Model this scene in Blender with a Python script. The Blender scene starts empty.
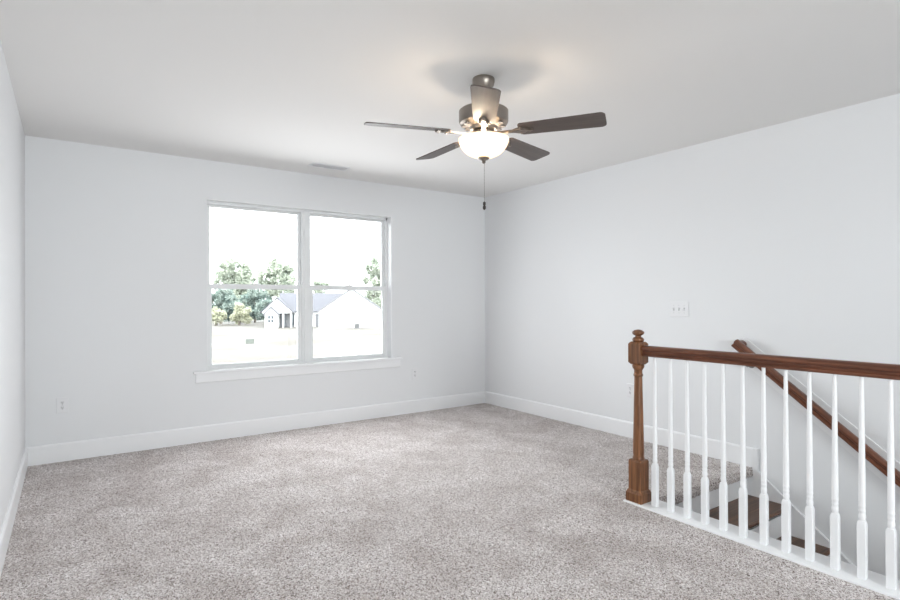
import bpy, bmesh, math, random
import numpy as np
from mathutils import Vector, Matrix

random.seed(4)
SC = bpy.context.scene
COL = SC.collection

# ------------------------------------------------------------------ camera
HC = 2.44                       # ceiling height
XL, XR, YW, YB = -0.259, 4.071, 5.105, -3.2
FPX = 547.84                    # focal length in pixels of the 900 px frame
YAW, PITCH, ROLL = 0.608965, 0.002187, -0.002862
F0 = Vector((math.sin(YAW), math.cos(YAW), 0)); R0 = Vector((math.cos(YAW), -math.sin(YAW), 0)); Z0 = Vector((0, 0, 1))
_c, _s = math.cos(PITCH), math.sin(PITCH)
FW, UP = _c*F0 + _s*Z0, _c*Z0 - _s*F0
_c, _s = math.cos(ROLL), math.sin(ROLL)
RT, UP = _c*R0 + _s*UP, _c*UP - _s*R0
cam_d = bpy.data.cameras.new('camera'); cam = bpy.data.objects.new('camera', cam_d); COL.objects.link(cam)
cam_d.sensor_width = 36; cam_d.lens = FPX/900*36; cam_d.clip_start = 0.05; cam_d.clip_end = 800
M = Matrix((RT, UP, -FW)).transposed().to_4x4(); M.translation = (0, 0, 1.208); cam.matrix_world = M
SC.camera = cam

# ------------------------------------------------------------------ world, sun, lights, exposure
SC.view_settings.view_transform = 'Standard'; SC.view_settings.look = 'None'
SC.view_settings.gamma = 1; SC.view_settings.use_curve_mapping = False
SC.view_settings.exposure = 0.02
world = bpy.data.worlds.new('sky'); SC.world = world; world.use_nodes = True
bg = world.node_tree.nodes['Background']; bg.inputs[0].default_value = (0.93, 0.97, 1.0, 1); bg.inputs[1].default_value = 8.0

def light(name, kind, loc, energy, color=(1, 1, 1), rot=None, **kw):
    d = bpy.data.lights.new(name, kind); d.energy = energy; d.color = color
    for k, v in kw.items(): setattr(d, k, v)
    o = bpy.data.objects.new(name, d); COL.objects.link(o); o.location = loc
    if rot is not None: o.rotation_euler = rot
    return o
sun = light('sun', 'SUN', (0, 0, 20), 4.0, (1, 0.98, 0.95), angle=0.01)
sun.rotation_euler = Vector((-0.62, -0.2, 0.75)).to_track_quat('Z', 'Y').to_euler()
# fill lamp set outside the added window behind the camera
rear = light('rear_fill', 'AREA', (1.0, YB-0.25, 1.35), 127, (0.96, 0.98, 1.0), (math.radians(97), 0, 0), shape='RECTANGLE', size=1.9, size_y=1.5)
# daylight arriving through the window in view
front = light('window_daylight', 'AREA', (1.905, YW-0.13, 1.18), 32, (0.95, 0.98, 1.0), (math.radians(-82), 0, 0), shape='RECTANGLE', size=1.8, size_y=1.1)
# sky portals in the two window openings (they only guide the sampling of the sky)
for nm, loc, rx, sx, sy in (('window_portal', (1.905, YW+0.17, 1.36), -90, 1.80, 1.48), ('rear_portal', (1.0, YB-0.17, 1.375), 90, 2.0, 1.55)):
    pl_ = light(nm, 'AREA', loc, 1, (1, 1, 1), (math.radians(rx), 0, 0), shape='RECTANGLE', size=sx, size_y=sy); pl_.data.cycles.is_portal = True

# ------------------------------------------------------------------ materials
MATS = {}
def mat(name, col, rough=0.6, bump=None, spec=0.5, metal=0.0, **kw):
    if name in MATS: return MATS[name]
    m = bpy.data.materials.new(name); m.use_nodes = True; MATS[name] = m
    nt = m.node_tree; b = nt.nodes['Principled BSDF']
    b.inputs['Base Color'].default_value = (*col, 1); b.inputs['Roughness'].default_value = rough
    b.inputs['Specular IOR Level'].default_value = spec; b.inputs['Metallic'].default_value = metal
    if bump:
        sc, st, di = bump
        tc = nt.nodes.new('ShaderNodeTexCoord'); n = nt.nodes.new('ShaderNodeTexNoise'); bp = nt.nodes.new('ShaderNodeBump')
        n.inputs['Scale'].default_value = sc; n.inputs['Detail'].default_value = 3
        bp.inputs['Strength'].default_value = st; bp.inputs['Distance'].default_value = di
        nt.links.new(tc.outputs['Object'], n.inputs['Vector']); nt.links.new(n.outputs['Fac'], bp.inputs['Height'])
        nt.links.new(bp.outputs['Normal'], b.inputs['Normal'])
    return m

def ramp(nt, fac, stops):
    r = nt.nodes.new('ShaderNodeValToRGB'); e = r.color_ramp.elements
    while len(e) < len(stops): e.new(0.5)
    for i, (p, c) in enumerate(stops): e[i].position = p; e[i].color = (*c, 1)
    nt.links.new(fac, r.inputs['Fac']); return r

def wood(name, dark, light_, axis, rough=0.35, seg=0.0, scale=1.0):
    """stained timber with grain along an axis; seg > 0 gives glued-up lengths of differing tone"""
    if name in MATS: return MATS[name]
    m = bpy.data.materials.new(name); m.use_nodes = True; MATS[name] = m
    nt = m.node_tree; b = nt.nodes['Principled BSDF']; N = nt.nodes.new; L = nt.links.new
    tc = N('ShaderNodeTexCoord'); mp = N('ShaderNodeMapping'); L(tc.outputs['Object'], mp.inputs['Vector'])
    s = [60*scale]*3; s[axis] = 3.0*scale; mp.inputs['Scale'].default_value = s
    n = N('ShaderNodeTexNoise'); n.inputs['Scale'].default_value = 1; n.inputs['Detail'].default_value = 6; n.inputs['Roughness'].default_value = 0.65
    n.inputs['Distortion'].default_value = 0.5
    L(mp.outputs['Vector'], n.inputs['Vector'])
    r = ramp(nt, n.outputs['Fac'], [(0.3, dark), (0.72, light_)])
    out = r.outputs['Color']
    if seg > 0:
        sp = N('ShaderNodeSeparateXYZ'); L(tc.outputs['Object'], sp.inputs[0])
        v = N('ShaderNodeTexVoronoi'); v.voronoi_dimensions = '1D'; v.inputs['Scale'].default_value = seg
        L(sp.outputs[axis], v.inputs['W'])
        bw = N('ShaderNodeRGBToBW'); L(v.outputs['Color'], bw.inputs[0])
        mr = N('ShaderNodeMapRange'); mr.inputs['To Min'].default_value = 0.72; mr.inputs['To Max'].default_value = 1.3; L(bw.outputs[0], mr.inputs['Value'])
        mx = N('ShaderNodeVectorMath'); mx.operation = 'SCALE'; L(out, mx.inputs[0]); L(mr.outputs[0], mx.inputs['Scale'])
        out = mx.outputs[0]
    L(out, b.inputs['Base Color']); b.inputs['Roughness'].default_value = rough
    bp = N('ShaderNodeBump'); bp.inputs['Strength'].default_value = 0.15; bp.inputs['Distance'].default_value = 0.002
    L(n.outputs['Fac'], bp.inputs['Height']); L(bp.outputs['Normal'], b.inputs['Normal'])
    return m

def carpet_mat():
    m = bpy.data.materials.new('cut_pile_carpet'); m.use_nodes = True
    nt = m.node_tree; b = nt.nodes['Principled BSDF']; N = nt.nodes.new; L = nt.links.new
    tc = N('ShaderNodeTexCoord')
    # tufts: each cell of pile has its own shade, broken up by a finer noise
    vo = N('ShaderNodeTexVoronoi'); vo.inputs['Scale'].default_value = 215; L(tc.outputs['Object'], vo.inputs['Vector'])
    bw = N('ShaderNodeRGBToBW'); L(vo.outputs['Color'], bw.inputs[0])
    n1 = N('ShaderNodeTexNoise'); n1.inputs['Scale'].default_value = 110; n1.inputs['Detail'].default_value = 3; n1.inputs['Roughness'].default_value = 0.7
    L(tc.outputs['Object'], n1.inputs['Vector'])
    ad = N('ShaderNodeMath'); ad.operation = 'MULTIPLY_ADD'; ad.inputs[1].default_value = 0.55; L(bw.outputs[0], ad.inputs[0])
    hf = N('ShaderNodeMath'); hf.operation = 'MULTIPLY'; hf.inputs[1].default_value = 0.45; L(n1.outputs['Fac'], hf.inputs[0]); L(hf.outputs[0], ad.inputs[2])
    r1 = ramp(nt, ad.outputs[0], [(0.26, (0.08, 0.053, 0.045)), (0.37, (0.32, 0.265, 0.24)), (0.49, (0.57, 0.515, 0.50)), (0.70, (0.90, 0.855, 0.85))])
    n2 = N('ShaderNodeTexNoise'); n2.inputs['Scale'].default_value = 3.2; n2.inputs['Detail'].default_value = 4; n2.inputs['Distortion'].default_value = 0.6
    L(tc.outputs['Object'], n2.inputs['Vector'])
    r2 = ramp(nt, n2.outputs['Fac'], [(0.36, (0.78, 0.755, 0.74)), (0.62, (1.0, 1.0, 1.0))])
    mx = N('ShaderNodeMix'); mx.data_type = 'RGBA'; mx.blend_type = 'MULTIPLY'; mx.inputs['Factor'].default_value = 1
    L(r1.outputs['Color'], mx.inputs['A']); L(r2.outputs['Color'], mx.inputs['B']); L(mx.outputs['Result'], b.inputs['Base Color'])
    b.inputs['Roughness'].default_value = 1; b.inputs['Specular IOR Level'].default_value = 0.1
    b.inputs['Sheen Weight'].default_value = 0.25; b.inputs['Sheen Roughness'].default_value = 0.6
    bp = N('ShaderNodeBump'); bp.inputs['Strength'].default_value = 0.7; bp.inputs['Distance'].default_value = 0.006
    L(ad.outputs[0], bp.inputs['Height']); L(bp.outputs['Normal'], b.inputs['Normal'])
    return m

def ground_mat():
    m = bpy.data.materials.new('dry_lawn'); m.use_nodes = True
    nt = m.node_tree; b = nt.nodes['Principled BSDF']; N = nt.nodes.new; L = nt.links.new
    tc = N('ShaderNodeTexCoord')
    n = N('ShaderNodeTexNoise'); n.inputs['Scale'].default_value = 0.09; n.inputs['Detail'].default_value = 8; n.inputs['Roughness'].default_value = 0.6
    L(tc.outputs['Object'], n.inputs['Vector'])
    r = ramp(nt, n.outputs['Fac'], [(0.36, (0.070, 0.060, 0.049)), (0.48, (0.090, 0.083, 0.074)), (0.62, (0.122, 0.117, 0.109))])
    L(r.outputs['Color'], b.inputs['Base Color']); b.inputs['Roughness'].default_value = 1
    return m

def leaf_mat(name, c1, c2):
    m = bpy.data.materials.new(name); m.use_nodes = True
    nt = m.node_tree; b = nt.nodes['Principled BSDF']; N = nt.nodes.new; L = nt.links.new
    tc = N('ShaderNodeTexCoord'); n = N('ShaderNodeTexNoise'); n.inputs['Scale'].default_value = 0.9; n.inputs['Detail'].default_value = 4
    L(tc.outputs['Object'], n.inputs['Vector'])
    r = ramp(nt, n.outputs['Fac'], [(0.35, c1), (0.65, c2)]); L(r.outputs['Color'], b.inputs['Base Color'])
    b.inputs['Roughness'].default_value = 0.8
    tl = N('ShaderNodeBsdfTranslucent'); L(r.outputs['Color'], tl.inputs[0]); ms = N('ShaderNodeMixShader'); ms.inputs[0].default_value = 0.45
    L(b.outputs[0], ms.inputs[1]); L(tl.outputs[0], ms.inputs[2]); L(ms.outputs[0], nt.nodes['Material Output'].inputs['Surface'])
    return m

def glass_mat():
    m = bpy.data.materials.new('window_glass'); m.use_nodes = True
    nt = m.node_tree; nt.nodes.clear(); N = nt.nodes.new; L = nt.links.new
    o = N('ShaderNodeOutputMaterial'); t = N('ShaderNodeBsdfTransparent'); g = N('ShaderNodeBsdfGlossy'); mx = N('ShaderNodeMixShader')
    t.inputs[0].default_value = (0.97, 0.985, 0.98, 1); g.inputs['Roughness'].default_value = 0.0
    fr = N('ShaderNodeFresnel'); fr.inputs[0].default_value = 1.35
    L(fr.outputs[0], mx.inputs[0]); L(t.outputs[0], mx.inputs[1]); L(g.outputs[0], mx.inputs[2]); L(mx.outputs[0], o.inputs[0])
    return m

def bowl_mat():
    m = bpy.data.materials.new('frosted_lamp_glass'); m.use_nodes = True
    nt = m.node_tree; nt.nodes.clear(); N = nt.nodes.new; L = nt.links.new
    o = N('ShaderNodeOutputMaterial'); t = N('ShaderNodeBsdfTranslucent'); d = N('ShaderNodeBsdfPrincipled'); mx = N('ShaderNodeMixShader')
    t.inputs[0].default_value = (1.0, 0.93, 0.82, 1); d.inputs['Base Color'].default_value = (0.9, 0.86, 0.8, 1); d.inputs['Roughness'].default_value = 0.25
    d.inputs['Emission Color'].default_value = (1.0, 0.83, 0.62, 1); d.inputs['Emission Strength'].default_value = 0.7
    mx.inputs[0].default_value = 0.45
    L(t.outputs[0], mx.inputs[1]); L(d.outputs[0], mx.inputs[2]); L(mx.outputs[0], o.inputs[0])
    return m

WALL = mat('wall_paint', (0.82, 0.826, 0.84), 0.65, (220, 0.06, 0.002), 0.3)
CEIL = mat('ceiling_paint', (0.86, 0.85, 0.84), 0.9, (160, 0.08, 0.002), 0.2)
TRIM = mat('trim_white_paint', (0.885, 0.888, 0.90), 0.35)
VINYL = mat('window_white_vinyl', (0.84, 0.85, 0.855), 0.4)
PLATE = mat('white_plastic', (0.82, 0.82, 0.835), 0.3)
SLOT = mat('dark_slot', (0.05, 0.05, 0.055), 0.6)
SCREW = mat('screw_metal', (0.55, 0.55, 0.55), 0.35, metal=1.0)
CARPET = carpet_mat()
D1, L1 = (0.060, 0.021, 0.007), (0.31, 0.130, 0.052)
OAK_Z = wood('stained_oak_upright', D1, L1, 2)
OAK_Y = wood('stained_oak_rail', (0.060, 0.019, 0.010), (0.27, 0.100, 0.052), 1, 0.28, 2.6)
OAK_X = wood('stained_oak_tread', (0.040, 0.017, 0.008), (0.20, 0.095, 0.048), 0, 0.35, 0, 0.6)
BRONZE = mat('bracket_metal', (0.25, 0.24, 0.23), 0.35, metal=1.0)
NICKEL = mat('brushed_nickel', (0.30, 0.265, 0.235), 0.36, metal=1.0)
NICKEL_D = mat('brushed_nickel_band', (0.36, 0.32, 0.29), 0.4, metal=1.0)  # slightly paler nickel tone
BLADE = wood('fan_blade_veneer', (0.075, 0.056, 0.047), (0.125, 0.098, 0.086), 0, 0.38, 0, 0.7)
BOWL = bowl_mat()
GLASS = glass_mat()

# ------------------------------------------------------------------ mesh helpers
def obj(name, bm, m, parent=None, smooth=False, loc=None, recalc=True):
    if recalc: bmesh.ops.recalc_face_normals(bm, faces=bm.faces)
    me = bpy.data.meshes.new(name); bm.to_mesh(me); bm.free()
    me.materials.append(m)
    if smooth:
        me.polygons.foreach_set('use_smooth', [True]*len(me.polygons))
        try: me.set_sharp_from_angle(angle=math.radians(38))
        except Exception: pass
    o = bpy.data.objects.new(name, me); COL.objects.link(o)
    if parent: o.parent = parent
    if loc: o.location = loc
    return o
def box(bm, x0, x1, y0, y1, z0, z1, bev=0):
    vs = [bm.verts.new((x, y, z)) for x in (x0, x1) for y in (y0, y1) for z in (z0, z1)]
    fs = [bm.faces.new([vs[i] for i in q]) for q in ((0, 1, 3, 2), (4, 6, 7, 5), (0, 4, 5, 1), (2, 3, 7, 6), (0, 2, 6, 4), (1, 5, 7, 3))]
    if bev > 0:
        es = list({e for f in fs for e in f.edges})
        bmesh.ops.bevel(bm, geom=es, offset=bev, segments=2, profile=0.5, affect='EDGES')
    return bm
def B(*a, **k): return box(bmesh.new(), *a, **k)
def prism(bm, prof, axis, a, b):
    """extrude a closed 2-D outline along an axis from a to b; prof = the two other coordinates in xyz order"""
    def P(u, v, t): c = [u, v]; c.insert(axis, t); return c
    A = [bm.verts.new(P(u, v, a)) for u, v in prof]; C = [bm.verts.new(P(u, v, b)) for u, v in prof]
    n = len(prof); bm.faces.new(A); bm.faces.new(C[::-1])
    for i in range(n): bm.faces.new((A[i], C[i], C[(i+1) % n], A[(i+1) % n]))
    return bm
def lathe(bm, prof, seg=24, c=(0, 0), cap=True):
    """revolve (radius, z) pairs about a vertical axis"""
    rings = []
    for r, z in prof:
        rings.append([bm.verts.new((c[0]+r*math.cos(2*math.pi*i/seg), c[1]+r*math.sin(2*math.pi*i/seg), z)) for i in range(seg)])
    for a, b in zip(rings, rings[1:]):
        for i in range(seg): bm.faces.new((a[i], a[(i+1) % seg], b[(i+1) % seg], b[i]))
    if cap: bm.faces.new(rings[0][::-1]); bm.faces.new(rings[-1])
    return bm
def sqlathe(bm, prof, c=(0, 0), ch=0.12):
    """stack of square sections with slightly eased corners: (half width, z)"""
    rings = []
    for r, z in prof:
        k = r*(1-ch)
        rings.append([bm.verts.new((c[0]+x, c[1]+y, z)) for x, y in ((r, -k), (r, k), (k, r), (-k, r), (-r, k), (-r, -k), (-k, -r), (k, -r))])
    for a, b in zip(rings, rings[1:]):
        for i in range(8): bm.faces.new((a[i], a[(i+1) % 8], b[(i+1) % 8], b[i]))
    bm.faces.new(rings[0][::-1]); bm.faces.new(rings[-1])
    return bm
def tube(bm, pts, r, seg=10):
    pts = [Vector(p) for p in pts]; rings = []
    for i, p in enumerate(pts):
        t = (pts[min(i+1, len(pts)-1)] - pts[max(i-1, 0)]).normalized()
        u = t.orthogonal().normalized() if i == 0 else (rings_u - t*rings_u.dot(t)).normalized()
        rings_u = u; v = t.cross(u); rr = r[i] if isinstance(r, (list, tuple)) else r
        rings.append([bm.verts.new(p + rr*(u*math.cos(2*math.pi*k/seg) + v*math.sin(2*math.pi*k/seg))) for k in range(seg)])
    for a, b in zip(rings, rings[1:]):
        for i in range(seg): bm.faces.new((a[i], a[(i+1) % seg], b[(i+1) % seg], b[i]))
    bm.faces.new(rings[0][::-1]); bm.faces.new(rings[-1])
    return bm
def ball(bm, c, r, sub=1, s=(1, 1, 1)):
    g = bmesh.ops.create_icosphere(bm, subdivisions=sub, radius=r)
    for v in g['verts']: v.co = Vector((v.co.x*s[0]+c[0], v.co.y*s[1]+c[1], v.co.z*s[2]+c[2]))
    return bm
def tag(o, label=None, cat=None, group=None, kind=None):
    for k, v in (('label', label), ('category', cat), ('group', group), ('kind', kind)):
        if v: o[k] = v
    return o
def thing(name, label, cat, loc=(0, 0, 0), rz=0, group=None):
    o = bpy.data.objects.new(name, None); COL.objects.link(o); o.empty_display_size = 0.1
    o.location = loc; o.rotation_euler = (0, 0, rz); return tag(o, label, cat, group)
def struct(name, bm, m, label=None, cat=None, **k):
    return tag(obj(name, bm, m, **k), label, cat, kind='structure')
def dup(o, parent=None, **loc):
    c = o.copy(); COL.objects.link(c)
    if parent: c.parent = parent
    for ch in o.children: dup(ch, c)
    return c

# ------------------------------------------------------------------ room shell
WT = 0.16
KX0, KX1, KY1 = 2.742, 2.918, 2.118      # painted kerb around the stair opening
OY = 2.026                               # landing edge
# carpeted floor with the stair opening cut out and a rolled nosing at the landing
def floor_mesh():
    step = 0.0125
    bm = bmesh.new()
    def grid(x0, x1, y0, y1, amp):
        nx, ny = max(2, round((x1-x0)/step)), max(2, round((y1-y0)/step))
        V = [[bm.verts.new((x0+(x1-x0)*i/nx, y0+(y1-y0)*j/ny, random.uniform(-amp, amp) if 0 < i < nx and 0 < j < ny else 0)) for j in range(ny+1)] for i in range(nx+1)]
        for i in range(nx):
            for j in range(ny): bm.faces.new((V[i][j], V[i+1][j], V[i+1][j+1], V[i][j+1]))
        return V
    grid(XL, KX0, -0.2, YW, 0.0028)
    grid(KX0, XR, KY1, YW, 0.0028)
    V = grid(KX1, XR, 2.03, KY1, 0.0028)
    # the roll over the landing edge
    prof = [(2.030, 0.0), (2.016, -0.003), (2.003, -0.012), (1.995, -0.028), (1.995, -0.048), (2.003, -0.062), (2.018, -0.069), (2.045, -0.070)]
    prev = [v[0] for v in V]; n = len(prev)
    for k, (y, z) in enumerate(prof[1:]):
        cur = [bm.verts.new((p.co.x, y+random.uniform(-.003, .003), z+random.uniform(-.003, .003))) for p in prev]
        for i in range(n-1): bm.faces.new((prev[i], cur[i], cur[i+1], prev[i+1]))
        prev = cur
    # coarse floor behind the camera and the slab below
    vs = [bm.verts.new(p) for p in ((XL, YB, 0), (KX0, YB, 0), (KX0, -0.2, 0), (XL, -0.2, 0))]; bm.faces.new(vs)
    for f in bm.faces: f.normal_update()
    return bm
floor = struct('floor', floor_mesh(), CARPET, recalc=False)
bm = B(XL, KX0, YB, YW, -0.30, -0.012); box(bm, KX0, XR, KY1, YW, -0.30, -0.012); box(bm, KX1, XR, 2.046, KY1, -0.30, -0.012)
struct('floor_slab', bm, TRIM)
struct('ceiling', B(XL-WT, XR+WT, YB-WT, YW+WT, HC, HC+0.15), CEIL)
struct('wall_left', B(XL-WT, XL, YB-WT, YW+WT, -3.0, HC), WALL)
struct('wall_right', B(XR, XR+WT, YB-WT, YW+WT, -3.0, HC), WALL)
WX0, WX1, WZ0, WZ1 = 0.987, 2.808, 0.608, 2.105
def wall_with_hole(y0, y1, x0, x1, z0, z1, zb=-3.0):
    bm = B(XL-WT, x0, y0, y1, zb, HC); box(bm, x1, XR+WT, y0, y1, zb, HC)
    box(bm, x0, x1, y0, y1, zb, z0); box(bm, x0, x1, y0, y1, z1, HC)
    return bm
struct('wall_back', wall_with_hole(YW, YW+WT, WX0, WX1, WZ0, WZ1), WALL)
struct('wall_front', wall_with_hole(YB-WT, YB, 0.0, 2.0, 0.60, 2.15), WALL)
# stairwell: wall below the kerb and the floor downstairs
struct('wall_stairwell', B(KX0+0.02, KX1-0.012, YB, KY1, -2.9, -0.012), WALL)
struct('wall_under_landing', B(KX1, XR, 2.06, 2.12, -2.9, -0.30), WALL)
struct('floor_downstairs', B(KX1-0.1, XR, YB, 2.1, -3.0, -2.9), OAK_X)

# baseboards: flat board with a small eased cap
BH, BT = 0.140, 0.015
def base_prof(s): return [(0, 0), (s*BT, 0), (s*BT, BH-0.012), (s*BT*0.75, BH-0.004), (s*BT*0.45, BH), (0, BH)]
struct('baseboard_back', prism(bmesh.new(), [(YW+u, z) for u, z in base_prof(-1)], 0, XL, XR), TRIM)
struct('baseboard_left', prism(bmesh.new(), [(XL+u, z) for u, z in base_prof(1)], 1, YB, YW), TRIM)
struct('baseboard_right', prism(bmesh.new(), [(XR+u, z) for u, z in base_prof(-1)], 1, 2.0, YW), TRIM)

# ------------------------------------------------------------------ window in view: two double-hung units mulled together
win = tag(bpy.data.objects.new('window_1', None), 'white twin double-hung window looking onto the lawn and white house', 'window', kind='structure'); COL.objects.link(win)
YG = YW + 0.086                                        # inner face of the vinyl frame
def wpart(name, bm, m=VINYL, parent=None): return obj(name, bm, m, parent or win)
# painted returns lining the opening
bm = B(WX0, WX0+0.006, YW-0.004, YW+WT, WZ0, WZ1); box(bm, WX1-0.006, WX1, YW-0.004, YW+WT, WZ0, WZ1); box(bm, WX0, WX1, YW-0.004, YW+WT, WZ1-0.006, WZ1)
wpart('window_return', bm, TRIM)
wpart('window_sill', B(0.878, 2.922, YW-0.032, YW+WT, 0.590, 0.611, bev=0.004), TRIM)
bm = prism(bmesh.new(), [(YW, 0.508), (YW-0.010, 0.508), (YW-0.016, 0.516), (YW-0.016, 0.590), (YW, 0.590)], 0, 0.898, 2.904)
wpart('window_apron', bm, TRIM)
XM0, XM1 = 1.864, 1.942
fr = B(WX0+0.006, WX0+0.024, YG, YW+WT, WZ0, WZ1); box(fr, WX1-0.024, WX1-0.006, YG, YW+WT, WZ0, WZ1)
box(fr, WX0, WX1, YG, YW+WT, WZ1-0.030, WZ1-0.006); box(fr, WX0, WX1, YG-0.01, YW+WT, WZ0, WZ0+0.020)
wpart('window_frame', fr)
mu = B(XM0, XM1, YG-0.006, YW+WT, WZ0+0.01, WZ1-0.02); box(mu, XM0+0.022, XM1-0.022, YG-0.012, YG, WZ0+0.02, WZ1-0.03)
wpart('mullion', mu)
def sash(x0, x1, z0, z1, y0, y1, st, rb, rt, nm):
    s = B(x0, x0+st, y0, y1, z0, z1, bev=0.003); box(s, x1-st, x1, y0, y1, z0, z1, bev=0.003)
    box(s, x0+st-0.002, x1-st+0.002, y0+0.001, y1-0.001, z0, z0+rb, bev=0.003); box(s, x0+st-0.002, x1-st+0.002, y0+0.001, y1-0.001, z1-rt, z1, bev=0.003)
    o = wpart(nm, s)
    ym = (y0+y1)/2
    obj('glass_pane', B(x0+st-0.004, x1-st+0.004, ym-0.002, ym+0.002, z0+rb-0.004, z1-rt+0.004), GLASS, o)
    return o
for (a, b) in ((WX0+0.024, XM0), (XM1, WX1-0.024)):
    # outer (upper) sash, then inner (lower) sash with its lift lip and lock
    sash(a, b, 1.330, WZ1-0.030, YG+0.042, YG+0.074, 0.027, 0.030, 0.018, 'upper_sash')
    lo = sash(a, b, WZ0+0.020, 1.369, YG+0.004, YG+0.036, 0.036, 0.026, 0.046, 'lower_sash')
    xm = (a+b)/2
    obj('sash_lock', box(B(xm-0.03, xm+0.03, YG+0.008, YG+0.03, 1.369, 1.374), xm-0.008, xm+0.022, YG+0.002, YG+0.016, 1.374, 1.382, bev=0.002), VINYL, lo)

# unseen window added behind the camera to let the fill lamp in
w2 = tag(bpy.data.objects.new('added_window', None), 'unseen white window added behind the camera for fill light', 'window', kind='structure'); COL.objects.link(w2)
bm = B(0.0, 0.06, YB-0.12, YB-0.05, 0.60, 2.15); box(bm, 1.94, 2.0, YB-0.12, YB-0.05, 0.60, 2.15); box(bm, 0.0, 2.0, YB-0.12, YB-0.05, 0.60, 0.66); box(bm, 0.0, 2.0, YB-0.12, YB-0.05, 2.09, 2.15); box(bm, 0.96, 1.04, YB-0.12, YB-0.05, 0.62, 2.12)
obj('window_frame', bm, VINYL, w2)
obj('glass_pane', B(0.05, 1.95, YB-0.09, YB-0.085, 0.65, 2.10), GLASS, w2)

# ------------------------------------------------------------------ stair: kerb, skirt, treads, risers
struct('trim_1', box(bmesh.new(), KX0, KX1, YB, KY1, -0.30, 0.009, bev=0.004), TRIM)
RISE, RUN, NOSE0 = 0.198, 0.257, 2.012
SLOPE = RISE/RUN
def line(y): return 0.018 + (y-2.01)*SLOPE          # upper edge of the skirt
yb = 2.01 - 2.6/SLOPE*1.0
sk = prism(bmesh.new(), [(1.998, line(1.998)), (1.998, -0.066), (2.058, -0.066), (2.058, -0.5), (1.6, -0.9), (-1.1, line(-1.1)-0.5), (-1.1, line(-1.1))], 0, XR-0.020, XR)
struct('trim_2', sk, TRIM)
struct('trim_3', box(bmesh.new(), XR-0.024, XR, 1.962, 2.0, -0.014, BH, bev=0.003), TRIM)
st = thing('staircase', 'staircase descending along the right wall with dark stained treads and white risers', 'staircase', (0, 0, 0))
SX0, SX1 = KX1, XR-0.020
tread = riser = None
def tread_bm():
    y1 = 0.0; n = RUN+0.030
    return prism(bmesh.new(), [(-n, -0.012), (-n+0.004, -0.003), (-n+0.011, 0), (0, 0), (0, -0.027), (-n+0.010, -0.027), (-n+0.003, -0.022)], 0, SX0, SX1)
for k in range(1, 11):
    z = -RISE*k - 0.005; yr = NOSE0 + 0.022 - RUN*(k-1)
    if k == 1:
        tread = obj('tread', tread_bm(), OAK_X, st); riser = obj('riser', B(SX0, SX1, 0, 0.018, 0, RISE-0.028), TRIM, st)
        t, r = tread, riser
    else: t, r = dup(tread, st), dup(riser, st)
    t.location = (0, yr, z); r.location = (0, yr, z)
    if k == 1: r.scale = (1, 1, (0.142)/(RISE-0.028))

# ------------------------------------------------------------------ railing around the stair opening
BX = 2.811
rail = thing('stair_railing', 'dark stained handrail on white turned balusters with newel post beside the stair opening', 'railing', (BX, 2.055, 0.009))
zb = 0.009
nw = obj('newel_post', lathe(bmesh.new(), [(0.033, 0.248-zb), (0.0345, 0.258-zb), (0.0345, 0.266-zb), (0.030, 0.280-zb), (0.0325, 0.290-zb), (0.0325, 0.31-zb), (0.0235, 0.735-zb), (0.0235, 0.752-zb),
     (0.0275, 0.757-zb), (0.0285, 0.762-zb), (0.0275, 0.768-zb), (0.024, 0.772-zb), (0.024, 0.792-zb), (0.029, 0.800-zb), (0.034, 0.808-zb), (0.035, 0.815-zb), (0.035, 0.822-zb), (0.030, 0.828-zb), (0.030, 0.850-zb)], 28), OAK_Z, rail, smooth=True)
obj('base_block', sqlathe(bmesh.new(), [(0.054, 0), (0.054, 0.050), (0.050, 0.056), (0.0475, 0.064), (0.042, 0.070), (0.042, 0.247-zb), (0.038, 0.256-zb), (0.034, 0.258-zb)], ch=0.04), OAK_Z, nw)
obj('top_block', sqlathe(bmesh.new(), [(0.030, 0.826-zb), (0.036, 0.832-zb), (0.042, 0.840-zb), (0.042, 0.948-zb), (0.036, 0.957-zb), (0.030, 0.962-zb)], ch=0.05), OAK_Z, nw)
obj('finial', lathe(bmesh.new(), [(0.020, 0.958-zb), (0.031, 0.964-zb), (0.0345, 0.972-zb), (0.034, 0.978-zb), (0.027, 0.986-zb), (0.018, 0.991-zb), (0.017, 0.996-zb), (0.021, 1.000-zb), (0.031, 1.006-zb), (0.0355, 1.014-zb), (0.034, 1.022-zb), (0.024, 1.030-zb), (0.010, 1.034-zb), (0.002, 1.035-zb)], 24), OAK_Z, nw, smooth=True)
# moulded rail section (x, z) running towards the camera side
half = [(0.0, 0.0), (0.020, 0.0), (0.023, 0.004), (0.023, 0.015), (0.015, 0.021), (0.015, 0.029), (0.027, 0.036), (0.0295, 0.042), (0.0295, 0.049), (0.025, 0.056), (0.015, 0.0615), (0.0, 0.063)]
prof = [(x, z) for x, z in half] + [(-x, z) for x, z in half[-2:0:-1]]
RZ = 0.879 - zb
obj('handrail', prism(bmesh.new(), [(x, z+RZ) for x, z in prof], 1, -0.58-2.055, -0.035), OAK_Y, rail, smooth=True)
def baluster_bm():
    bm = sqlathe(bmesh.new(), [(0.0155, 0.0), (0.0155, 0.228), (0.0150, 0.235), (0.0115, 0.248)], ch=0.06)
    P = [(0.0115, 0.246), (0.0115, 0.252), (0.0128, 0.257), (0.0138, 0.265), (0.0130, 0.274), (0.0118, 0.278), (0.0118, 0.284), (0.0130, 0.287), (0.0130, 0.293), (0.0120, 0.296), (0.0122, 0.305), (0.0133, 0.308),
         (0.0133, 0.314), (0.0124, 0.317), (0.0130, 0.33), (0.0132, 0.36), (0.0088, 0.80), (0.0083, RZ+0.006)]
    return lathe(bm, P, 16)
bal = None
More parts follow.
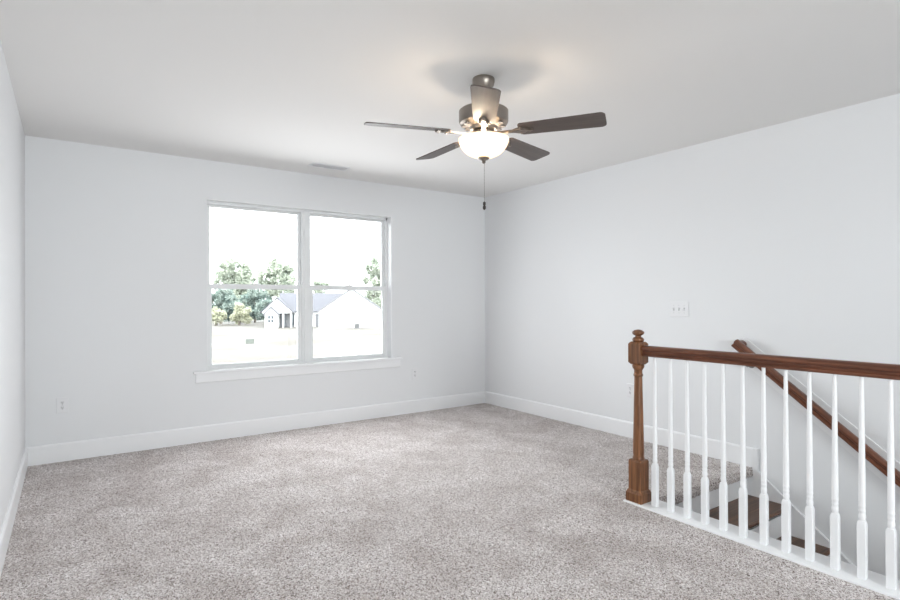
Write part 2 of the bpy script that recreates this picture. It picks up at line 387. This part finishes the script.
for k in range(25):
    if bal is None: bal = o = obj('baluster', baluster_bm(), TRIM, rail, smooth=True)
    else: o = dup(bal, rail)
    o.location = (0, 1.942 - 0.1017*k - 2.055, 0)

# ------------------------------------------------------------------ wall handrail on its backing board
wh = thing('wall_handrail', 'sloping dark stained handrail on a white backing board along the right wall', 'handrail', (XR, 2.088, 0.904))
ang = math.atan(SLOPE)
LEN = 2.9
# board and rail are modelled along -y and tilted down the flight
bd = obj('backing_board', box(bmesh.new(), -0.012, 0, -LEN, 0.0, -0.108, 0.046, bev=0.003), TRIM, wh); bd.rotation_euler = (ang, 0, 0)
rp = [(x*0.92, z*1.0) for x, z in prof]
rl = obj('rail', prism(bmesh.new(), [(x-0.078, z-0.036) for x, z in rp], 1, -LEN, 0.0), OAK_Y, wh, smooth=True); rl.rotation_euler = (ang, 0, 0)
rt = obj('rail_return', prism(bmesh.new(), [(y-0.027, z-0.036) for y, z in rp], 0, -0.078, -0.019), OAK_Y, wh, smooth=True); rt.rotation_euler = (ang, 0, 0)
def bracket_bm():
    bm = tube(bmesh.new(), [(-0.012, 0, -0.088), (-0.045, 0, -0.094), (-0.066, 0, -0.086), (-0.076, 0, -0.062), (-0.078, 0, -0.036)], 0.0075, 10)
    g = bmesh.ops.create_cone(bm, cap_ends=True, segments=20, radius1=0.028, radius2=0.024, depth=0.008)
    for v in g['verts']: v.co = Vector((-0.016 - v.co.z, v.co.y, v.co.x-0.078))
    box(bm, -0.092, -0.064, -0.02, 0.02, -0.040, -0.036)
    return bm
br = None
for d in (0.16, 1.50, 2.45):
    if br is None: br = o = obj('bracket', bracket_bm(), BRONZE, wh, smooth=True)
    else: o = dup(br, wh)
    o.rotation_euler = (ang, 0, 0); o.location = (0, -d*math.cos(ang), -d*math.sin(ang))

# ------------------------------------------------------------------ wall plates
def outlet(name, label, loc, rz, double=True):
    t = thing(name, label, 'outlet', loc, rz, 'wall outlets')      # local: x along the wall, -y into the room
    obj('cover_plate', box(bmesh.new(), -0.0375, 0.0375, -0.0065, 0, -0.059, 0.059, bev=0.003), PLATE, t)
    for z in (-0.0195, 0.0195):
        g = bmesh.new()
        prism(g, [(0.0165*math.cos(a)*1.0, z+0.0145*math.sin(a)) for a in [i*math.pi/8 for i in range(16)]], 1, -0.008, -0.005)
        f = obj('receptacle', g, PLATE, t)
        s = B(-0.0082, -0.0046, -0.0086, -0.0078, z-0.001, z+0.0095); box(s, 0.0046, 0.0082, -0.0086, -0.0078, z, z+0.0085)
        prism(s, [(0.0034*math.cos(a), z-0.0075+0.0034*math.sin(a)) for a in [i*math.pi/5 for i in range(10)]], 1, -0.0086, -0.0078)
        obj('socket_slot', s, SLOT, f)
    obj('screw', prism(bmesh.new(), [(0.003*math.cos(a), 0.003*math.sin(a)) for a in [i*math.pi/5 for i in range(10)]], 1, -0.007, -0.005), SCREW, t)
    return t
outlet('wall_outlet', 'white duplex wall outlet low on the window wall near the left corner', (-0.036, YW, 0.426), 0)
outlet('wall_outlet', 'white duplex wall outlet just right of the window sill', (3.090, YW, 0.422), 0)
outlet('wall_outlet', 'white duplex wall outlet low on the right wall behind the newel post', (XR, 3.055, 0.416), -math.pi/2)
sw = thing('light_switch', 'white three-gang light switch plate on the right wall above the stair', 'light switch', (XR, 2.583, 1.138), -math.pi/2)
obj('cover_plate', box(bmesh.new(), -0.083, 0.083, -0.006, 0, -0.060, 0.060, bev=0.003), PLATE, sw)
for i, x in enumerate((-0.046, 0.0, 0.046)):
    g = B(x-0.0052, x+0.0052, -0.0068, -0.0055, -0.012, 0.012)
    sl = obj('toggle_slot', g, mat('switch_shadow_grey', (0.45, 0.45, 0.46), 0.6), sw)
    g = B(-0.004, 0.004, -0.016, 0, -0.004, 0.004, bev=0.001)
    tg = obj('toggle', g, PLATE, sw, loc=(x, -0.004, 0)); tg.rotation_euler = (math.radians(-28 if i < 2 else 28), 0, 0)
    for z in (-0.030, 0.030):
        obj('screw', prism(bmesh.new(), [(x+0.003*math.cos(a), z+0.003*math.sin(a)) for a in [k*math.pi/5 for k in range(10)]], 1, -0.007, -0.005), SCREW, sw)

# ------------------------------------------------------------------ ceiling register
vt = thing('ceiling_vent', 'white slotted air vent in the ceiling above the window', 'vent', (1.955, 4.72, HC))
bm = B(-0.18, 0.18, -0.070, -0.054, -0.006, 0); box(bm, -0.18, 0.18, 0.054, 0.070, -0.006, 0); box(bm, -0.18, -0.162, -0.055, 0.055, -0.006, 0); box(bm, 0.162, 0.18, -0.055, 0.055, -0.006, 0); box(bm, -0.065, -0.055, -0.055, 0.055, -0.006, 0)
obj('vent_frame', bm, TRIM, vt)
bm = bmesh.new()
for i in range(8):
    y = -0.048 + i*0.0137
    prism(bm, [(y-0.006, -0.0075), (y-0.005, -0.0085), (y+0.006, -0.002), (y+0.005, -0.001)], 0, -0.163, 0.163)
obj('louvers', bm, TRIM, vt)
obj('vent_duct', B(-0.162, 0.162, -0.055, 0.055, -0.0012, -0.0002), mat('duct_grey', (0.6, 0.6, 0.6), 0.7), vt)

# ------------------------------------------------------------------ ceiling fan
FX, FY = 1.890, 2.380
fan = thing('ceiling_fan', 'five-blade brushed nickel ceiling fan with lit glass bowl hanging from the ceiling', 'ceiling fan', (FX, FY, HC))
def fz(z): return z - HC
obj('canopy', lathe(bmesh.new(), [(0.060, 0), (0.062, -0.006), (0.062, -0.020), (0.057, -0.040), (0.045, -0.058), (0.020, -0.064)], 32), NICKEL, fan, smooth=True)
obj('downrod', lathe(bmesh.new(), [(0.0135, -0.058), (0.0135, fz(2.282)), (0.026, fz(2.280)), (0.030, fz(2.266))], 20), NICKEL, fan, smooth=True)
mh = obj('motor_housing', lathe(bmesh.new(), [(0.028, fz(2.272)), (0.09, fz(2.270)), (0.128, fz(2.266)), (0.137, fz(2.258)), (0.137, fz(2.200)), (0.132, fz(2.190)), (0.115, fz(2.183)), (0.108, fz(2.178)), (0.080, fz(2.170)), (0.072, fz(2.154)), (0.050, fz(2.150))], 48), NICKEL, fan, smooth=True)
mv = None
for i in range(10):
    if mv is None: mv = o = obj('motor_vent', B(0.084, 0.122, -0.014, 0.014, -0.002, 0.002), SLOT, mh)
    else: o = dup(mv, mh)
    o.location = (0, 0, fz(2.1765)); o.rotation_euler = (0, 0, 2*math.pi*i/10)
obj('light_kit', lathe(bmesh.new(), [(0.050, fz(2.154)), (0.056, fz(2.148)), (0.064, fz(2.138)), (0.064, fz(2.128)), (0.052, fz(2.116)), (0.030, fz(2.110))], 32), NICKEL, fan, smooth=True)
# bowl: hollow frosted glass, open towards the ceiling
outer = [(0.139, 2.106), (0.140, 2.099), (0.137, 2.086), (0.128, 2.065), (0.112, 2.042), (0.090, 2.023), (0.064, 2.010), (0.034, 2.003), (0.008, 2.001)]
inner = [(max(r-0.005, 0.004), z+0.004) for r, z in outer[::-1]]; inner[-1] = (0.134, 2.106)
obj('glass_bowl', lathe(bmesh.new(), [(r, fz(z)) for r, z in outer+inner], 48, cap=False), BOWL, fan, smooth=True)
obj('bowl_finial', lathe(bmesh.new(), [(0.005, fz(2.008)), (0.030, fz(2.003)), (0.032, fz(1.998)), (0.026, fz(1.992)), (0.012, fz(1.986)), (0.010, fz(1.982)), (0.012, fz(1.978)), (0.007, fz(1.971)), (0.002, fz(1.969))], 24), NICKEL, fan, smooth=True)
obj('lamp_rod', lathe(bmesh.new(), [(0.006, fz(2.115)), (0.006, fz(2.004))], 10), NICKEL, fan)
# bulbs
for i, a in enumerate((4.057, 4.057-2.094, 4.057+2.094)):
    x, y = 0.070*math.cos(a), 0.070*math.sin(a)
    b_ = obj('light_bulb', ball(bmesh.new(), (x, y, fz(2.066)), 0.020, 2), BOWL, fan, smooth=True)
    l = light('bulb_light', 'POINT', (x, y, fz(2.092)), 2.7, (1.0, 0.82, 0.63), shadow_soft_size=0.02); l.parent = fan
# pull chain
bm = bmesh.new()
for i in range(64):
    ball(bm, (0.004, 0, fz(1.969)-0.0034*i), 0.0017, 1)
pc = obj('pull_chain', bm, NICKEL, fan, smooth=True)
obj('chain_fob', lathe(bmesh.new(), [(0.002, fz(1.760)), (0.007, fz(1.756)), (0.0085, fz(1.745)), (0.006, fz(1.738)), (0.009, fz(1.731)), (0.009, fz(1.721)), (0.004, fz(1.714)), (0.001, fz(1.713))], 14, c=(0.004, 0)), mat('dark_fob_wood', (0.03, 0.02, 0.015), 0.4), pc, smooth=True)
# blades
def blade_bm():
    bm = bmesh.new(); x0, x1 = 0.200, 0.655; w0, w1, th = 0.058, 0.069, 0.006
    out = []
    def arc(cx, cy, r, a0, a1, n=6):
        for i in range(n+1):
            a = a0+(a1-a0)*i/n; out.append((cx+r*math.cos(a), cy+r*math.sin(a)))
    arc(x1-0.028, w1-0.028, 0.028, math.pi/2, 0); arc(x1-0.028, -w1+0.028, 0.028, 0, -math.pi/2)
    arc(x0+0.02, -w0+0.02, 0.02, -math.pi/2, -math.pi); arc(x0+0.02, w0-0.02, 0.02, math.pi, math.pi/2)
    prism(bm, out, 2, -th/2, th/2); return bm
def iron_bm():
    bm = bmesh.new()
    # arm from the hub widening into a three-screw plate beneath the blade
    h = [(0.055, 0.018), (0.11, 0.011), (0.165, 0.012), (0.195, 0.026), (0.212, 0.031), (0.230, 0.026), (0.245, 0.013), (0.265, 0.011), (0.275, 0.006)]; o1 = h + [(0.277, 0)] + [(x, -y) for x, y in h[::-1]]
    prism(bm, o1, 2, -0.011, -0.004)
    prism(bm, [(x, y*0.55) for x, y in o1], 2, -0.015, -0.0105)
    return bm
screw_bm = lambda x, y: lathe(bmesh.new(), [(0.0055, -0.0185), (0.006, -0.0165), (0.006, -0.0105)], 10, c=(x, y))
bl = None
for k in range(5):
    if bl is None:
        bl = o = obj('blade', blade_bm(), BLADE, fan)
        ir = obj('blade_iron', iron_bm(), NICKEL, o)
        for x, y in ((0.262, 0), (0.212, 0.020), (0.212, -0.020)): obj('screw_head', screw_bm(x, y), NICKEL, ir)
    else: o = dup(bl, fan)
    o.location = (0, 0, fz(2.138)); o.rotation_euler = (math.radians(-12), 0, -0.97 + k*2*math.pi/5)
    o.rotation_mode = 'XYZ'

# ------------------------------------------------------------------ outdoors
GZ = -3.0
def at(px, py, D):
    return Vector((0, 0, 1.208)) + D*(FW + RT*(px-450)/FPX - UP*(py-300)/FPX)
def on_ground(px, py):
    d = FW + RT*(px-450)/FPX - UP*(py-300)/FPX
    return Vector((0, 0, 1.208)) + d*((GZ-1.208)/d.z)
struct('ground', prism(bmesh.new(), [(-260, 5.4), (260, 5.4), (260, 420), (-260, 420)], 2, GZ-0.5, GZ), ground_mat())
SIDING = mat('white_siding', (0.82, 0.82, 0.82), 0.7); ROOF = mat('grey_shingle', (0.082, 0.082, 0.094), 0.9, (6, 0.3, 0.05)); DARKW = mat('house_window_glass', (0.05, 0.06, 0.07), 0.3); FASC = mat('house_trim', (0.14, 0.14, 0.15), 0.6)
hs = thing('house', 'white gabled house with grey roof and small porch across the lawn', 'house', on_ground(319, 328), -YAW+0.2)
# local frame: x to the right as seen from the room, y away from it, z up; origin at the left foot of the big gable
def gable(x0, x1, y0, y1, ze, zr, nm='gable_wing', ov=0.35):
    xm = (x0+x1)/2
    w = obj(nm, prism(bmesh.new(), [(x0, 0), (x1, 0), (x1, ze), (xm, zr), (x0, ze)], 1, y0, y1), SIDING, hs)
    s = (zr-ze)/((x1-x0)/2); e = 0.25
    bm = bmesh.new()
    for sg in (-1, 1):
        xe = xm+sg*((x1-x0)/2+e); zz = ze-s*e
        prism(bm, [(xm, zr+0.02), (xe, zz+0.02), (xe, zz+0.12), (xm, zr+0.12)], 1, y0-ov, y1)
    obj('roof', bm, ROOF, w)
    bm = bmesh.new()
    for sg in (-1, 1):
        xe = xm+sg*((x1-x0)/2+e); zz = ze-s*e
        prism(bm, [(xm, zr-0.14), (xe, zz-0.14), (xe, zz+0.16), (xm, zr+0.19)], 1, y0-ov-0.04, y0-ov)
    obj('rake_trim', bm, FASC, w)
    return w
gable(0, 10.2, 0, 12, 2.75, 6.30)
# long main body, ridge across the view
MX0, MX1 = -6.6, 3.0
w = obj('main_body', prism(bmesh.new(), [(4.5, 0), (14, 0), (14, 2.5), (4.5, 2.5)], 0, MX0, MX1), SIDING, hs)
obj('roof', prism(bmesh.new(), [(4.0, 2.45), (9.2, 5.5), (14.4, 2.45), (14.4, 2.6), (9.2, 5.7), (4.0, 2.6)], 0, MX0-0.3, 5.0), ROOF, w)
# porch gable over recessed entry, carried on columns
bm = bmesh.new(); prism(bm, [(-9.0, 2.35), (-4.4, 2.35), (-4.4, 2.6), (-6.7, 4.75), (-9.0, 2.6)], 1, 2.6, 9)
w = obj('porch_gable', bm, SIDING, hs)
bm = bmesh.new()
for sg in (-1, 1): prism(bm, [(-6.7, 4.80), (-6.7+sg*2.6, 2.36), (-6.7+sg*2.6, 2.5), (-6.7, 4.95)], 1, 2.3, 9)
obj('roof', bm, ROOF, w)
for x in (-5.75, -4.5):
    obj('porch_column', B(x-0.13, x+0.13, 2.7, 2.96, 0, 2.36), SIDING, w)
obj('entry_wall', B(-6.45, -4.1, 4.44, 4.49, 0, 2.36), mat('entry_shade_grey', (0.20, 0.20, 0.205), 0.8), w)  # shade of the porch roof put into the wall's grey
obj('entry_door', B(-6.3, -5.3, 4.39, 4.45, 0, 2.1), mat('entry_door_grey', (0.13, 0.135, 0.145), 0.5), w)
obj('porch_window', B(-4.55, -4.15, 4.39, 4.45, 0.3, 2.1), DARKW, w)
bay = gable(-8.4, -6.5, 1.3, 4.6, 2.35, 3.35, 'entry_bay', 0.25)
wd = obj('window', B(-7.95, -7.05, 1.24, 1.3, 0.85, 2.0), DARKW, bay)
bm = bmesh.new()
for x in (-8.0, -7.52, -7.06): box(bm, x, x+0.07, 1.2, 1.25, 0.8, 2.05)
for z in (0.8, 1.4, 2.0): box(bm, -8.0, -6.99, 1.2, 1.25, z, z+0.07)
obj('muntins', bm, SIDING, wd)
obj('side_door', B(-0.75, -0.10, 4.42, 4.5, 0, 2.1), FASC, hs)

# air conditioner by the gable wall and utility box on the lawn
p = on_ground(357, 328.3)
ac = thing('air_conditioner', 'small grey outdoor unit beside the white house gable wall', 'air conditioner', p, -YAW)
obj('casing', box(bmesh.new(), -0.35, 0.35, -0.35, 0.35, 0.08, 0.72, bev=0.03), mat('unit_grey', (0.08, 0.08, 0.08), 0.6), ac)
obj('fan_guard', lathe(bmesh.new(), [(0.28, 0.72), (0.28, 0.745), (0.1, 0.76)], 20), mat('guard_dark', (0.06, 0.06, 0.06), 0.5), ac)
obj('concrete_pad', B(-0.45, 0.45, -0.45, 0.45, 0, 0.08), FASC, ac)
p = on_ground(250, 343.5)
ub = thing('utility_box', 'low grey-green utility box standing alone on the lawn', 'utility box', p, -YAW+0.35)
obj('cabinet', box(bmesh.new(), -0.42, 0.40, -0.25, 0.25, 0, 0.42, bev=0.02), mat('utility_green', (0.11, 0.12, 0.105), 0.6), ub)
obj('lid', box(bmesh.new(), -0.45, 0.43, -0.28, 0.28, 0.42, 0.48, bev=0.02), mat('utility_lid', (0.14, 0.15, 0.135), 0.6), ub)
p = on_ground(229, 322.5)
po = obj('marker_post', prism(bmesh.new(), [(-0.09, -0.09), (0.09, -0.09), (0.09, 0.09), (-0.09, 0.09)], 2, 0, 1.5), mat('post_grey', (0.08, 0.075, 0.07), 0.8), loc=p)
tag(po, 'thin grey post standing at the edge of the lawn', 'post')

# trees: trunk with limbs and a crown of leaf sprays
LEAVES = [leaf_mat('leaves_pale', (0.25, 0.29, 0.23), (0.52, 0.54, 0.46)), leaf_mat('leaves_blue_green', (0.125, 0.18, 0.165), (0.32, 0.365, 0.325)), leaf_mat('leaves_yellow', (0.36, 0.37, 0.26), (0.50, 0.49, 0.39))]
BARK = mat('bark', (0.13, 0.11, 0.09), 0.9)
def tree(name, label, px, D, py_top, rx_px, blobs, li, n, leaf=0.42, group=None, seed=0):
    """blobs: (dx px, y px, radius px) in the photo's own frame, turned into metres at depth D"""
    rnd = random.Random(seed); s = D/FPX
    base = at(px, 300, D); base.z = GZ
    t = thing(name, label, 'shrub' if name == 'shrub' else 'tree', base, -YAW, group)
    def zpx(py): return 1.208 - (py-300)*s - GZ
    top = zpx(py_top)
    bm = tube(bmesh.new(), [(0, 0, -0.2), (0.06, 0.03, top*0.35), (-0.05, 0, top*0.62), (0, 0, top*0.9)], [0.26, 0.2, 0.13, 0.04], 8)
    for dx, y, r in blobs: tube(bm, [(0, 0, max(0.5, zpx(y)*0.55)), (dx*s*0.6, 0.1, zpx(y)*0.85), (dx*s, 0.2, zpx(y))], [0.10, 0.07, 0.03], 6)
    obj('trunk', bm, BARK, t)
    bm = bmesh.new(); tot = sum(b[2]**2 for b in blobs)
    for dx, y, r in blobs:
        R_ = r*s*1.13; c = Vector((dx*s, rnd.uniform(-.4, .4)*R_, zpx(y)))
        # sub-clumps make the outline lumpy
        cl = []
        for _ in range(22):
            d = Vector((rnd.gauss(0, 1), rnd.gauss(0, 1), rnd.gauss(0, 1))).normalized()
            cl.append((c + d*R_*rnd.uniform(0.35, 0.85), R_*rnd.uniform(0.25, 0.45)))
        for i in range(int(2.3*n*r*r/tot)):
            cc, cr = rnd.choice(cl)
            d = Vector((rnd.gauss(0, 1), rnd.gauss(0, 1), rnd.gauss(0, 1))).normalized()
            p = cc + d*cr*(rnd.random()**0.4)
            if p.z < 0.1: p.z = 0.1+rnd.random()*0.4
            a = Vector((rnd.gauss(0, 1), rnd.gauss(0, 1), rnd.gauss(0, 1))).normalized(); b = a.orthogonal().normalized(); l = leaf*rnd.uniform(0.6, 1.3)
            q = [p-a*l*0.5, p+b*l*0.3, p+a*l*0.5, p-b*l*0.3]
            bm.faces.new([bm.verts.new(v) for v in q])
    obj('crown', bm, LEAVES[li], t, recalc=False)
    return t
G = 'trees beyond the lawn'
tree('broadleaf_tree', 'tall pale green tree at the left end, seen through the left sash', 234, 118, 256, 20, [(-3, 264, 9), (8, 270, 10), (-12, 276, 9), (2, 280, 12), (14, 282, 9), (-4, 292, 13), (10, 296, 11)], 0, 5200, 0.5, G, 1)
tree('broadleaf_tree', 'tall round-crowned tree above the small porch gable', 277, 116, 258, 20, [(-6, 266, 10), (6, 268, 10), (-12, 276, 8), (12, 279, 9), (1, 279, 12), (-8, 289, 10), (8, 289, 10)], 0, 3600, 0.5, G, 2)
tree('understory_tree', 'bluish green lower tree under the left tall tree', 221, 104, 288, 14, [(-6, 296, 8), (4, 294, 8), (10, 303, 9), (-5, 306, 9), (6, 312, 8)], 1, 2400, 0.45, G, 3)
tree('understory_tree', 'dark bluish tree in the gap between the two tall trees', 255, 111, 286, 13, [(-2, 292, 7), (5, 298, 9), (-8, 301, 9), (4, 309, 9), (-6, 312, 8)], 1, 2400, 0.45, G, 4)
tree('understory_tree', 'low green tree just left of the white house', 265, 101, 300, 8, [(0, 304, 7), (-4, 312, 7), (3, 314, 6)], 1, 1300, 0.4, G, 5)
tree('shrub', 'pale yellowish shrub at the left edge of the view, low by the lawn', 216, 96, 307, 8, [(-3, 312, 6), (4, 314, 6), (0, 318, 5)], 2, 1000, 0.35, G, 6)
tree('shrub', 'pale yellowish young tree in front of the dark understory', 239, 98, 303, 8, [(0, 305, 6), (4, 311, 7), (-3, 316, 6), (8, 318, 5)], 2, 1300, 0.35, G, 7)
tree('broadleaf_tree', 'small treetop rising behind the house roof ridge', 319, 130, 276, 9, [(-2, 281, 5), (5, 284, 5), (0, 290, 8), (0, 300, 9)], 0, 1200, 0.5, G, 8)
tree('broadleaf_tree', 'sparse tall tree right of the big white gable', 374, 112, 256, 12, [(0, 260, 5), (-4, 268, 5), (5, 268, 6), (-9, 279, 4), (2, 278, 7), (8, 286, 9), (0, 291, 10), (6, 302, 11)], 0, 4200, 0.42, G, 9)
